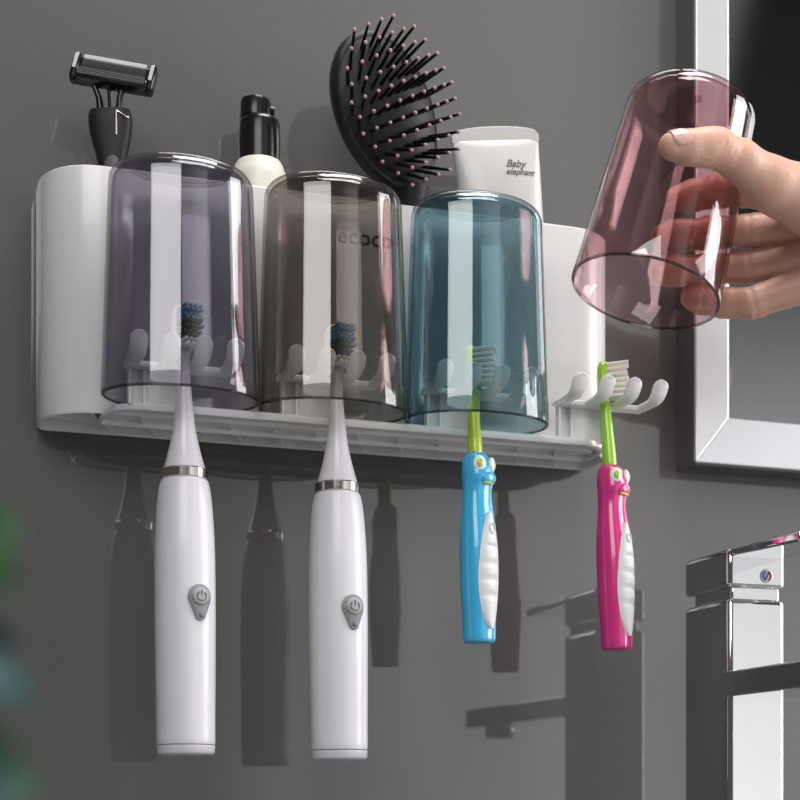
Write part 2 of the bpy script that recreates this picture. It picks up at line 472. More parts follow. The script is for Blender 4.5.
def electric(label, loc, rot, hgt):
    t = thing('electric_toothbrush', label, 'electric toothbrush', loc, rot, 'electric toothbrushes')
    k = hgt / 0.2145
    zr = 0.1314 * k                                            # ring height
    R = 0.0139
    tab = [(0, .0133), (.004, .0137), (.02, .0138), (.06, .0142), (.095, .0141), (.115, .0132), (.125, .0122), (.1298, .0112)]
    prof = [(r, z * k) for z, r in spline(tab, 5)]
    bm = bmesh.new()
    lathe(bm, [(.0118, 0.0), (.0128, .0004)] + [(r, z + .0046) for r, z in [(.0134, -.0036), (.01365, -.0002)]], 56, cap1=True)
    obj('base_cap', bm, M['ebrush'], t, smooth=60)
    bm = bmesh.new()
    lathe(bm, [(prof[0][0] + .0002, .0048)] + [p for p in prof if p[1] > .0055] + [(.0105, zr - .0006)], 56)
    hd = obj('handle', bm, M['ebrush'], t, smooth=60)
    bm = bmesh.new()
    lathe(bm, [(.0100, zr - .0006), (.0108, zr - .0002), (.0109, zr + .0036), (.0100, zr + .0044)], 56)
    obj('collar_ring', bm, M['steel'], t, smooth=40)
    # neck and head
    zt = hgt
    tabn = [(zr + .0044, .0099, .0099, 0), (zr + .012, .0078, .0078, 0), (zr + .022, .0056, .0056, 0), (zr + .034, .0041, .0041, 0), (zr + .045, .0033, .0033, 0),
            (zr + .055, .0030, .0031, 0), (zt - .0225, .0029, .0036, -.0002), (zt - .018, .0027, .0055, -.0008), (zt - .012, .0024, .0063, -.0012), (zt - .006, .0023, .0061, -.0012), (zt - .0022, .0021, .0046, -.001), (zt - .0002, .0013, .0020, -.0008)]
    bm = bmesh.new()
    rings = []
    for z, rx, ry, ox in spline(tabn, 4):
        rings.append([p + Vector((ox, 0, 0)) for p in rot_ring(rx, ry, z, 32)])
    skin_rings(bm, rings)
    nk = obj('brush_head', bm, M['eneck'], t, smooth=70)
    def ln(f, j): return .0098 + .0012 * math.cos(f * 9) + (0.0008 if f > .85 else 0)
    for nm, m_, z0, z1, rows in (('white_bristles', M['bwhite'], zt - .0205, zt - .0185, 2), ('black_bristles', M['bblack'], zt - .0168, zt - .0105, 4), ('blue_bristles', M['bblue'], zt - .0086, zt - .0030, 4)):
        obj(nm, bristle_block(rows, 4, .0098, (z0, z1), ln, .00072, .0008, flare=.0008), m_, nk)
    # power button on the +X side
    zb = .0735 * k
    Rb = interp([(z * k, r) for z, r in tab], zb)[0]
    def pod(s, dxx, outline):
        bm = bmesh.new(); rings = []
        for sc, off in ((1.0, -.0012), (1.0, .0002 + dxx), (.9, .0006 + dxx), (.55, .0007 + dxx)):
            ring = []
            for (y, z) in outline:
                y *= sc * s; z = z * sc * s
                a = y / Rb
                rr = Rb + off
                ring.append(Vector((rr * math.cos(a), rr * math.sin(a), zb + z)))
            rings.append(ring)
        skin_rings(bm, rings); return bm
    tear = []
    n = 48
    for i in range(n):
        a = 2 * PI * i / n - PI / 2
        c, s = math.cos(a), math.sin(a)
        r = .0062
        y = r * c; z = r * s * 1.02
        if s < 0:
            f = -s
            y = r * c * (1 - .0 * f); z = -r * (f + .95 * max(0, f - .55) ** 1.3 * 1.9)
            y = math.copysign(min(abs(y), .0062), y) if abs(y) > .0026 or f < .8 else y
        tear.append((y, z))
    # explicit teardrop: big circle above, small lobe below
    tear = []
    for i in range(25):
        a = math.radians(-35 + 250 * i / 24); tear.append((.0060 * math.cos(a), .0060 * math.sin(a)))
    for i in range(13):
        a = math.radians(180 + 12 + 156 * i / 12); tear.append((.0028 * math.cos(a), -.0082 + .0028 * math.sin(a)))
    bt = obj('power_button', pod(1, 0.0004, tear), M['greyrub'], t, smooth=50)
    circ = [(.0042 * math.cos(2 * PI * i / 28), .0042 * math.sin(2 * PI * i / 28) + .0003) for i in range(28)]
    obj('button_cap', pod(1, .0012, circ), M['greybtn'], bt, smooth=50)
    # power symbol : arc + bar, and a small light
    bm = bmesh.new()
    def onR(y, z, e): a = y / Rb; return Vector(((Rb + e) * math.cos(a), (Rb + e) * math.sin(a), zb + z))
    tube(bm, [onR(.0021 * math.sin(math.radians(q)), .0003 + .0021 * math.cos(math.radians(q)), .0019) for q in range(40, 321, 14)], .00032, 6)
    tube(bm, [onR(0, .0008, .0019), onR(0, .0030, .0019)], .00032, 6)
    obj('power_symbol', bm, M['greyicon'], bt)
    bm = bmesh.new(); ball(bm, onR(0, -.0084, .0009), .0012, (.5, 1, 1)); obj('indicator_lamp', bm, M['greyicon'], bt, smooth=180)
    return t


def face_rot(deg): return math.radians(deg)


DBR = 0.0750
b0 = P(186, 755, DBR); b1 = P(181, 303, DBR)
electric('white electric toothbrush hanging under the smoky violet cup', b0, (0, math.atan2(b1.x - b0.x, b1.z - b0.z), face_rot(-72)), (b1 - b0).length)
bpy.data.objects['electric_toothbrush'].rotation_mode = 'XYZ'
b0 = P(339.5, 760, DBR); b1 = P(333, 322, DBR)
electric('white electric toothbrush hanging under the smoky brown cup', b0, (0, math.atan2(b1.x - b0.x, b1.z - b0.z), face_rot(-76)), (b1 - b0).length)


# ------------------------------------------------------------------ children's toothbrushes
def kids(label, loc, rot, hgt, neckmat, handmat):
    t = thing('toothbrush', label, 'toothbrush', loc, rot, 'small toothbrushes with animal faces')
    k = hgt / 0.153
    # handle: rows z, half depth (x), half width (y), centre offset x
    tab = [(0, .0066, .0072, -.0004), (.002, .0074, .0082, -.0004), (.012, .0076, .0086, -.0002), (.03, .0084, .0096, .0), (.048, .0085, .0098, .0002), (.062, .0077, .0092, .0), (.073, .0066, .0080, -.0002),
           (.079, .0066, .0078, .0), (.084, .0074, .0082, .0008), (.089, .0073, .0081, .0006), (.0935, .0063, .0073, .0), (.0965, .0048, .0057, -.0004), (.0975, .0028, .0034, -.0004)]
    bm = bmesh.new()
    rings = [[p + Vector((ox, 0, 0)) for p in rot_ring(rx, ry, z * k, 36, 2.3)] for z, rx, ry, ox in spline(tab, 4)]
    skin_rings(bm, rings)
    hd = obj('handle', bm, handmat, t, smooth=80)
    # neck + head
    tabn = [(.090, .0032, .0036, -.0004), (.10, .0036, .0041, -.0006), (.112, .0032, .0038, -.0010), (.124, .0027, .0033, -.0014), (.130, .0026, .0034, -.0018), (.135, .0029, .0054, -.0022), (.141, .0031, .0062, -.0024), (.147, .0030, .0058, -.0024), (.151, .0025, .0042, -.0022), (.1528, .0011, .0018, -.0018)]
    bm = bmesh.new()
    rings = [[p + Vector((ox, 0, 0)) for p in rot_ring(rx, ry, z * k, 28, 2.2)] for z, rx, ry, ox in spline(tabn, 4)]
    skin_rings(bm, rings)
    nk = obj('neck', bm, neckmat, t, smooth=80, rot=(0, 0, math.radians(32)))
    obj('bristles', bristle_block(7, 4, .0098, (.1335 * k, .1500 * k), lambda f, j: .0108 + .0006 * math.cos(f * 12), .00085, -.0004, flare=.0006), M['bwhite'], nk)
    # white soft grip on the +X face: elongated oval following the handle
    def surf(y, z, e=0.0):
        rx, ry, ox = interp([(a * k, b, c, d) for a, b, c, d in spline(tab, 4)], z)
        q = max(-.98, min(.98, y / ry))
        return Vector((ox + (rx + e) * (1 - abs(q) ** 2.3) ** (1 / 2.3), y, z))
    bm = bmesh.new(); rings = []
    zc0, zc1 = .0065 * k, .066 * k
    nz = 44
    for i in range(nz + 1):
        f = i / nz
        z = zc0 + (zc1 - zc0) * f
        wv = .0074 * max(.02, math.sin(PI * min(1, max(0, f)) ** .88)) ** .55
        groove = 0.0
        for g in (.28, .42, .56, .70):
            if abs(f - g) < .016: groove = .00085
        ring = []
        for j in range(11):
            y = -wv + 2 * wv * j / 10
            e = .0017 * (1 - abs(2 * j / 10 - 1) ** 4) - .0002 - groove * (1 if 1 < j < 9 else 0)
            ring.append(surf(y, z, e))
        for j in range(10, -1, -1):
            y = -wv + 2 * wv * j / 10
            ring.append(surf(y, z, -.0012))
        rings.append(ring)
    skin_rings(bm, rings)
    gp = obj('grip_pad', bm, M['grip'], hd, smooth=35); gp['label'] = 'white ridged soft grip'
    bm = bmesh.new()
    tube(bm, [surf(.0017 * math.sin(a), .0575 * k + (.0024 * math.cos(a)), .0018) for a in [2 * PI * i / 18 for i in range(19)]], .00028, 5)
    obj('raised_mark', bm, M['grip'], gp)
    # animal face on the front
    for s in (-1, 1):
        c = surf(s * .0042 - .0005, .0905 * k, -.0004)
        r = Matrix.Rotation(s * math.radians(38), 3, 'Z')
        bm = bmesh.new(); ball(bm, c, .0033, (.55, 1, 1.2), u=20, v=14, rot=r)
        ey = obj('eye', bm, M['bwhite'], hd, smooth=180)
        bm = bmesh.new(); ball(bm, c + r @ Vector((.0012, 0, -.0001)), .0019, (.55, .9, 1.2), u=16, v=10, rot=r)
        obj('pupil', bm, neckmat, ey, smooth=180)
    bm = bmesh.new(); ball(bm, surf(.0008, .0838 * k, -.0012), .0036, (.60, 1.5, .95), u=18, v=12)
    obj('snout', bm, handmat, hd, smooth=180)
    bm = bmesh.new()
    tube(bm, [surf(y, .0806 * k + 26 * y * y, .0014 - 24 * y * y) for y in [(-.0036 + .0072 * i / 12) for i in range(13)]], .00055, 6)
    obj('mouth', bm, M['mouth'], hd)
    return t


b0 = P(480, 643, DBR); b1 = P(473, 343, DBR)
kids('blue handled toothbrush with an animal face hanging under the teal cup', b0, (0, math.atan2(b1.x - b0.x, b1.z - b0.z), face_rot(-64)), (b1 - b0).length, M['lime'], M['blue'])
b0 = P(617.5, 650, DBR); b1 = P(606, 357, DBR)
kids('pink handled toothbrush with an animal face hanging from the uncovered hooks', b0, (0, math.atan2(b1.x - b0.x, b1.z - b0.z), face_rot(-61)), (b1 - b0).length, M['green'], M['pink'])

# ------------------------------------------------------------------ razor
rb = P(121, 300, .030); rb.z = ZB + .0105
rt = P(110, 111, .040)
rz = thing('razor', 'black cartridge razor standing in the left end of the holder', 'razor', rb)
ra = (rt - rb)
def razframe():
    z = ra.normalized(); x = (CR - z * CR.dot(z)).normalized(); y = z.cross(x)
    return Matrix((x, y, z)).transposed()
rz.rotation_euler = razframe().to_euler()
LH = ra.length
tab = [(0, .0040, .0040, 0), (.004, .0052, .0050, 0), (.03, .0056, .0052, 0), (LH * .55, .0050, .0048, 0), (LH - .030, .0062, .0055, 0), (LH - .012, .0098, .0062, 0), (LH - .004, .0106, .0062, 0), (LH, .0098, .0054, 0)]
bm = bmesh.new(); skin_rings(bm, [rot_ring(rx, ry, z, 28, 2.6) for z, rx, ry, _ in spline(tab, 5)])
hd = obj('handle', bm, M['blacksat'], rz, smooth=60)
bm = bmesh.new()
skin_rings(bm, [[Vector((.0012 + s * .0042 * math.cos(2 * PI * i / 20), yy, LH - .030 + s * .0075 * math.sin(2 * PI * i / 20))) for i in range(20)] for s, yy in ((1, -.0040), (1, -.0062), (.8, -.0066))])
obj('thumb_pad', bm, M['rubber'], hd, smooth=50)
bm = bmesh.new(); tube(bm, [(.0035, -.0058, LH - .013), (.0040, -.0068, LH - .002), (.0095, -.0045, LH - .0048)], .0008, 8)
obj('release_latch', bm, M['steel'], hd)
bm = bmesh.new()
for sx in (-1, 1):
    tube(bm, [(sx * .0045, 0, LH - .002), (sx * .0050, -.0005, LH + .006), (sx * .0075, -.001, LH + .013)], [.0022, .0016, .0014], 10)
tube(bm, [(0, .001, LH - .002), (0, 0, LH + .011)], .0012, 8)
obj('neck_yoke', bm, M['black'], rz)
# cartridge
cart_rot = Matrix.Rotation(math.radians(11), 4, 'Y') @ Matrix.Rotation(math.radians(-20), 4, 'X')
cart = Matrix.Translation((.0026, -.001, LH + .0165)) @ cart_rot @ Matrix.Diagonal((.93, .93, .86, 1))
def addc(name, fn, m, parent=None, bevel=0.0006):
    bm = bmesh.new(); fn(bm); bmesh.ops.transform(bm, matrix=cart, verts=bm.verts)
    return obj(name, bm, m, parent or rz, smooth=35, bevel=bevel)
cg = addc('cartridge', lambda b: (box(b, Vector((0, .0015, .0)), (.0395, .006, .0150)), box(b, Vector((0, -.0008, -.0052)), (.0385, .0066, .0050))), M['black'], bevel=.0012)
for s in (-1, 1):
    addc('end_cap', lambda b: box(b, Vector((s * .0198, -.0004, 0)), (.0042, .0078, .0178)), M['black'], cg, bevel=.0018)
    addc('clip', lambda b: box(b, Vector((s * .0198, -.0045, .0016)), (.0018, .0006, .0100)), M['strip'], cg, bevel=.0002)
addc('lubricating_strip', lambda b: box(b, Vector((.0, -.0022, .0062)), (.0330, .0020, .0030)), M['strip'], cg, bevel=.0005)
addc('rubber_guard', lambda b: [box(b, Vector((0, -.0044, -.0062 + q * .0011)), (.0350, .0012, .0006)) for q in range(4)], M['rubber'], cg, bevel=0)
for q in range(5):
    addc('blade', lambda b: box(b, Vector((0, -.0021, -.0012 + q * .00135)), (.0330, .0012, .00022), rot=Matrix.Rotation(math.radians(-35), 3, 'X')), M['blade'], cg, bevel=0)

# ------------------------------------------------------------------ pump bottle
pb = P(259, 300, .0245); pb.z = ZB + .0105
zs = P(262, 164, .0245).z - pb.z        # shoulder top
zc = P(258, 120, .0245).z - pb.z
ztp = P(252, 99.5, .0245).z - pb.z
bt = thing('pump_bottle', 'cream bottle with a glossy black pump top behind the cups', 'bottle', pb)
bm = bmesh.new(); lathe(bm, [(.0130, 0), (.0143, .0015), (.0145, zs - .016), (.0143, zs - .010), (.0137, zs - .0055), (.0130, zs - .0046), (.0124, zs - .002), (.0112, zs)], 48)
obj('bottle', bm, M['cream'], bt, smooth=50)
bm = bmesh.new(); lathe(bm, [(.0100, zs), (.0106, zs + .0004), (.0108, zs + .010), (.0107, zc - .003), (.0101, zc - .0008), (.0090, zc)], 64)
for v in bm.verts:
    a = math.atan2(v.co.y, v.co.x)
    if zs + .0005 < v.co.z < zc - .002: v.co.x *= 1 + .012 * math.sin(a * 32); v.co.y *= 1 + .012 * math.sin(a * 32)
pc = obj('pump_collar', bm, M['black'], bt, smooth=50)
bm = bmesh.new(); lathe(bm, [(.0070, zc - .0004), (.0080, zc + .0002), (.0081, ztp - .0024), (.0074, ztp - .0006), (.0056, ztp)], 40, cx=-.0020)
ac = obj('actuator', bm, M['black'], bt, smooth=50)
bm = bmesh.new(); tube(bm, [(.002, -.001, ztp - .005), (.0075, -.002, ztp - .0053)], [.0026, .0022], 14)
obj('nozzle', bm, M['black'], ac, smooth=50)

# ------------------------------------------------------------------ lotion tube
tb = P(521, 300, .024); tb.z = ZB + .0105
ttop = P(494, 126.5, .034)
tu = thing('lotion_tube', 'white squeeze tube standing crimp end up behind the teal cup', 'tube', tb)
tz = (ttop - tb).normalized()
tx = (Vector((.985, -.10, -.07)) - tz * tz.dot(Vector((.985, -.10, -.07)))).normalized(); ty = tz.cross(tx)
tu.rotation_euler = Matrix((tx, ty, tz)).transposed().to_euler()
LT = (ttop - tb).length
bm = bmesh.new(); lathe(bm, [(.0150, 0), (.0160, .001), (.0162, .016), (.0155, .018)], 48, sy=.85)
obj('cap', bm, M['white'], tu, smooth=50)
tab = [(.018, .0165, .0140, 2), (.04, .0185, .0135, 2), (.075, .0212, .0112, 2.1), (LT - .035, .0230, .0080, 2.2), (LT - .014, .0236, .0040, 2.3), (LT - .0075, .0239, .0014, 2.6)]
bm = bmesh.new()
rings = []
for z, rx, ry, pw in spline(tab, 5):
    rr = rot_ring(rx, ry, z, 48, pw)
    rings.append(rr)
skin_rings(bm, rings)
tbody = obj('tube_body', bm, M['tube'], tu, smooth=70)
bm = bmesh.new()
prof = []
W = .0240
top = [(x, LT - .0002 - .0026 * (abs(x) / W) ** 2.6 - (0.002 * max(0, (abs(x) / W - .9) / .1) ** 2)) for x in [(-W + 2 * W * i / 24) for i in range(25)]]
bot = [(x, LT - .0085) for x in [(W - 2 * W * i / 24) for i in range(25)]]
skin_rings(bm, [[Vector((x, yy, z)) for x, z in top + bot] for yy in (-.0010, .0010)])
obj('crimp_seal', bm, M['tube'], tbody, smooth=35, bevel=.0003)
def tubetext(name, txt, size, x, zfrom, sh, slope):
    o = text_obj(name, txt, size, M['logo'], tbody, Matrix.Identity(4), extrude=0.0, offset=.00006, shear=sh)
    st = spline(tab, 5)
    for v_ in o.data.vertices:                      # wrap the print onto the curved tube
        xx = x + v_.co.x; z = LT - zfrom + v_.co.y - slope * v_.co.x
        rx, ry, pw = interp(st, z)
        q = min(.97, abs(xx) / rx)
        v_.co = Vector((xx, -ry * (1 - q ** pw) ** (1 / pw) - .00022, z))
tubetext('lettering', 'Baby', .0056, .0026, .0225, .45, .06)
tubetext('lettering', 'elephant', .0047, .0020, .0266, .45, .06)

# ------------------------------------------------------------------ hair brush
hb = P(408, 300, .022); hb.z = ZB + .0105
c0 = P(387, 112, .040)                       # paddle centre
br = thing('hair_brush', 'black oval paddle hair brush with pink tipped bristles standing in the holder', 'hair brush', hb)
# frame: z up along the long axis, -y = bristle side
zl = (P(354, 40, .046) - P(407, 182, .034)).normalized()
nn = Vector((.15, -.97, -.06)); nn = (nn - zl * nn.dot(zl)).normalized()
yl = -nn; xl = yl.cross(zl)
FR = Matrix((xl, yl, zl)).transposed()
IM = Matrix.Translation(c0 - hb) @ FR.to_4x4()
PA, PB_ = .0402, .0278                       # half length, half width
def oval(a, b, y, n=56, egg=.10):
    r = []
    for i in range(n):
        t = 2 * PI * i / n
        z = a * math.sin(t); x = b * math.cos(t) * (1 + egg * math.sin(t) * .5)
        r.append(Vector((x, y, z)))
    return r
bm = bmesh.new()
skin_rings(bm, [oval(PA * .55, PB_ * .55, .0110), oval(PA * .85, PB_ * .85, .0092), oval(PA * .97, PB_ * .97, .0062), oval(PA, PB_, .0030), oval(PA * .99, PB_ * .99, -.0005), oval(PA * .95, PB_ * .95, -.0024), oval(PA * .90, PB_ * .90, -.0022)])
bm.transform(IM); pad_o = obj('paddle', bm, M['blacksat'], br, smooth=60)
bm = bmesh.new()
rings = []
def dome(u): return -.0022 - .0062 * (1 - u ** 2.4)
for u in (1, .97, .9, .8, .65, .5, .3, .1):
    rings.append(oval(PA * .905 * u, PB_ * .905 * u, dome(u)))
skin_rings(bm, rings); bm.transform(IM)
cu_o = obj('cushion', bm, M['pad'], pad_o, smooth=80)
nb = 0
# handle
hz = IM.inverted() @ Vector((0, 0, 0))
bm = bmesh.new()
p0 = Vector((0, .004, -PA * .93)); p3 = hz + Vector((0, 0, .004))
pts = [p0.lerp(p3, i / 14) + Vector((0, .003 * math.sin(PI * i / 14), 0)) for i in range(15)]
tube(bm, pts, [.0100, .0086, .0074, .0068, .0066, .0068, .0072, .0076, .0078, .0078, .0077, .0075, .007, .006, .004], 20)
bm.transform(IM); obj('handle', bm, M['blacksat'], br, smooth=70)
rows = 11
for r in range(rows):
    fz = -1 + 2 * (r + .5) / rows
    z = PA * .86 * fz
    half = PB_ * .84 * math.sqrt(max(0, 1 - fz * fz * .93))
    ncol = max(3, int(round(2 * half / .0054)))
    for j in range(ncol):
        x = -half + 2 * half * (j + .5) / ncol + (.0006 if r % 2 else -.0006)
        if nb >= 98: break
        u = min(1, math.hypot(z / (PA * .905), x / (PB_ * .905)))
        base = Vector((x, dome(u) + .0006, z))
        d = Vector((x / PB_ * .72, -1, z / PA * .55 + .02)).normalized()
        ln = .0180
        bm = bmesh.new()
        tube(bm, [base, base + d * ln * .5, base + d * ln], [.00105, .0009, .00072], 6)
        ball(bm, base + d * ln, .00098, mi=1, u=8, v=6)
        bm.transform(IM)
        obj('bristle', bm, [M['black'], M['tip']], pad_o, smooth=60)
        nb += 1

# ------------------------------------------------------------------ mirror cabinet
DM = 0.022
ml = P(696, 462, DM); ml2 = P(729, 418, DM)
mx0, mz0 = ml.x, ml.z
bwx, bwz = ml2.x - ml.x, ml2.z - ml.z
MW, MH = 0.60, 0.75
mir = thing('wall_mirror', 'framed rectangular wall mirror with a wide brushed metal frame at right', 'mirror', (mx0, 0, mz0))
def frame_bar(name, pts, m):
    bm = bmesh.new(); skin_rings(bm, [[Vector((x, -.0035, z)) for x, z in pts], [Vector((x, -DM, z)) for x, z in pts]])
    return obj(name, bm, m, mir, smooth=0, bevel=.0007)
frame_bar('frame_side', [(0, 0), (bwx, bwz), (bwx, MH - bwz), (0, MH)], M['alu'])
frame_bar('frame_side', [(MW, 0), (MW - bwx, bwz), (MW - bwx, MH - bwz), (MW, MH)], M['alu'])
frame_bar('frame_bottom', [(0, 0), (bwx, bwz), (MW - bwx, bwz), (MW, 0)], M['alu'])
frame_bar('frame_top', [(0, MH), (bwx, MH - bwz), (MW - bwx, MH - bwz), (MW, MH)], M['alu'])
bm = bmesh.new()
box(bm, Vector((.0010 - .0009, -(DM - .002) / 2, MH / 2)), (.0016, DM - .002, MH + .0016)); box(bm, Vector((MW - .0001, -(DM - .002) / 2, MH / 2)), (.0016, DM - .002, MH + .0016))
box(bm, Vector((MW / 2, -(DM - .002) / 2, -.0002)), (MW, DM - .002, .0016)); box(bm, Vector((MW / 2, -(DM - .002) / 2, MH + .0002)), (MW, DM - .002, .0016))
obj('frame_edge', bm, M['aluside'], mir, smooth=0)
bm = bmesh.new(); box(bm, Vector((MW / 2, -.0105, MH / 2)), (MW - 2 * bwx + .004, .009, MH - 2 * bwz + .004))
obj('mirror_glass', bm, M['mirror'], mir, smooth=0)

# ------------------------------------------------------------------ tap
tl = P(684, 612, .054); TXW = .0335; D0, D1 = .054, .100
fx0 = tl.x
zbt = P(684, 608, D0).z; zh0 = P(684, 598, D0).z; zh1 = P(684, 561, D0).z
tap = thing('tap', 'square chrome mixer tap standing on the worktop below the mirror', 'tap', (fx0 + TXW / 2, -(D0 + D1) / 2, COUNTER))
def tp(x, d, z): return Vector((x - fx0 - TXW / 2, -d + (D0 + D1) / 2, z - COUNTER))
def tbox(bm, x0, x1, d0, d1, z0, z1): box(bm, (tp(x0, d0, z0) + tp(x1, d1, z1)) / 2, (x1 - x0, d1 - d0, z1 - z0))
xa, xb = fx0, fx0 + TXW
bm = bmesh.new(); tbox(bm, xa, xb, D0, D1, COUNTER + .003, zbt)
obj('body', bm, M['chrome'], tap, smooth=35, bevel=.0028, bseg=4)
bm = bmesh.new(); tbox(bm, xa - .006, xb + .006, D0 - .006, D1 + .006, COUNTER, COUNTER + .004)
obj('base_plate', bm, M['chrome'], tap, smooth=35, bevel=.001)
bm = bmesh.new(); tbox(bm, xa + .003, xb - .0022, D0 + .006, D1 - .002, zbt - .001, zh0 + .001)
obj('cartridge_collar', bm, M['chrome'], tap, smooth=35, bevel=.001)
bm = bmesh.new(); tbox(bm, xa, xb, D0, D1, zh0, zh1)
hdl = obj('handle', bm, M['chrome'], tap, smooth=35, bevel=.0026, bseg=4)
bm = bmesh.new()
skin_rings(bm, [[tp(xa + .001, D1 - .004, zh1 - .0040), tp(xb - .001, D1 - .004, zh1 - .0040), tp(xb - .001, D1 - .004, zh1 - .0004), tp(xa + .001, D1 - .004, zh1 - .0004)],
                [tp(xa + .001, D1 + .062, zh1 - .0062), tp(xb - .001, D1 + .062, zh1 - .0062), tp(xb - .001, D1 + .062, zh1 - .0012), tp(xa + .001, D1 + .062, zh1 - .0012)]])
obj('lever', bm, M['chrome'], hdl, smooth=35, bevel=.0012)
zs0 = P(728, 697, .1).z; zs1 = P(728, 671, .1).z
bm = bmesh.new(); tbox(bm, xa - .0012, xb + .0012, D1 - .006, .268, zs0, zs1)
spo = obj('spout', bm, M['chrome'], tap, smooth=35, bevel=.0010, bseg=3)
bm = bmesh.new(); lathe(bm, [(.010, 0), (.0105, .0008), (.0105, .009), (.0095, .0095)], 32)
bm.transform(Matrix.Translation(tp((xa + xb) / 2, .246, zs0 - .0085))); obj('aerator', bm, M['chrome'], spo)
bc = P(767, 576, D1 + .0006)
bm = bmesh.new(); lathe(bm, [(.0036, 0), (.0036, .0007), (.0032, .0010)], 32)
R90 = Matrix.Rotation(PI / 2, 4, 'X')
bm.transform(Matrix.Translation(tp(bc.x, D1 - .0002, bc.z)) @ R90); bd = obj('badge', bm, M['badge'], hdl)
for s, m_ in ((-1, M['bluemark']), (1, M['red'])):
    bm = bmesh.new()
    a0 = 90 if s < 0 else -90
    ring = [Vector((.0028 * math.cos(math.radians(a0 + 15 + 150 * i / 10)), .0028 * math.sin(math.radians(a0 + 15 + 150 * i / 10)), 0)) for i in range(11)] + \
           [Vector((.0017 * math.cos(math.radians(a0 + 165 - 150 * i / 10)), .0017 * math.sin(math.radians(a0 + 165 - 150 * i / 10)), 0)) for i in range(11)]
    skin_rings(bm, [ring, [p + Vector((0, 0, .0003)) for p in ring]])
    bm.transform(Matrix.Translation(tp(bc.x, D1 + .0007, bc.z)) @ R90)
    obj('cold_mark' if s < 0 else 'hot_mark', bm, m_, bd, smooth=0)
bm = bmesh.new(); box(bm, Vector((0, 0, 0)), (.0007, .0036, .0004), rot=Matrix.Rotation(math.radians(-30), 3, 'Z'))
bm.transform(Matrix.Translation(tp(bc.x, D1 + .0010, bc.z)) @ R90); obj('badge_line', bm, M['logo'], bd, smooth=0)

# ------------------------------------------------------------------ plant close to the camera
pp = CAM + CF * .20 - CR * .105; pp.z = COUNTER
plant = thing('potted_plant', 'blurred green plant at the left edge close to the viewer', 'plant', pp)
bm = bmesh.new(); lathe(bm, [(.026, 0), (.028, .001), (.034, .052), (.036, .053), (.036, .060), (.033, .060), (.031, .050)], 36)
obj('pot', bm, M['pot'], plant, smooth=40)
bm = bmesh.new(); lathe(bm, [(.031, .046), (.0315, .050), (.02, .053)], 24); obj('soil', bm, M['soil'], plant)
def leaf(base, tip, wid, m_, bend=.12, nrm=Vector((0, -1, .3))):
    bm = bmesh.new(); a = tip - base; L = a.length; t = a.normalized()
    s = t.cross(nrm).normalized(); n = s.cross(t).normalized(); rings = []
    for i in range(15):
        f = i / 14
        wv = wid * max(.03, math.sin(PI * f ** .8)) ** .9
        c = base + a * f + n * (bend * L * math.sin(PI * f))
        top = [c + s * (wv * q) - n * (wv * .25 * (1 - abs(q))) + n * .0004 for q in (-1, -.5, 0, .5, 1)]
        bot = [p - n * .0008 for p in top[::-1]]
        rings.append(top + bot)
    skin_rings(bm, rings)
    return obj('leaf', bm, m_, plant, smooth=60)
def PL(X, Y, t): return CAM + (CF + CR * ((X - 400) / FPX) + CU * ((YH - Y) / FPX)) * t - pp
sb = Vector((0, 0, .048))
for (X, Y, Xb, Yb, t, wd, m_) in ((20, 520, -70, 560, .20, .0075, 'leaf'), (24, 585, -80, 560, .205, .0045, 'leaf'), (42, 700, -85, 655, .19, .0034, 'leaf2'), (18, 640, -70, 650, .21, .004, 'leaf3'), (42, 790, -80, 760, .20, .006, 'leaf'), (25, 800, -60, 800, .185, .0055, 'leaf2'), (-40, 470, -90, 560, .2, .008, 'leaf'), (-90, 610, -140, 690, .2, .008, 'leaf')):
    b_ = PL(Xb, Yb, t)
    leaf(b_, PL(X, Y, t), wd, M[m_])
    bm = bmesh.new(); tube(bm, [sb, sb.lerp(b_, .5) + Vector((0, 0, .012)), b_], [.0014, .0011, .0008], 8)
    obj('stem', bm, M['stem'], plant)


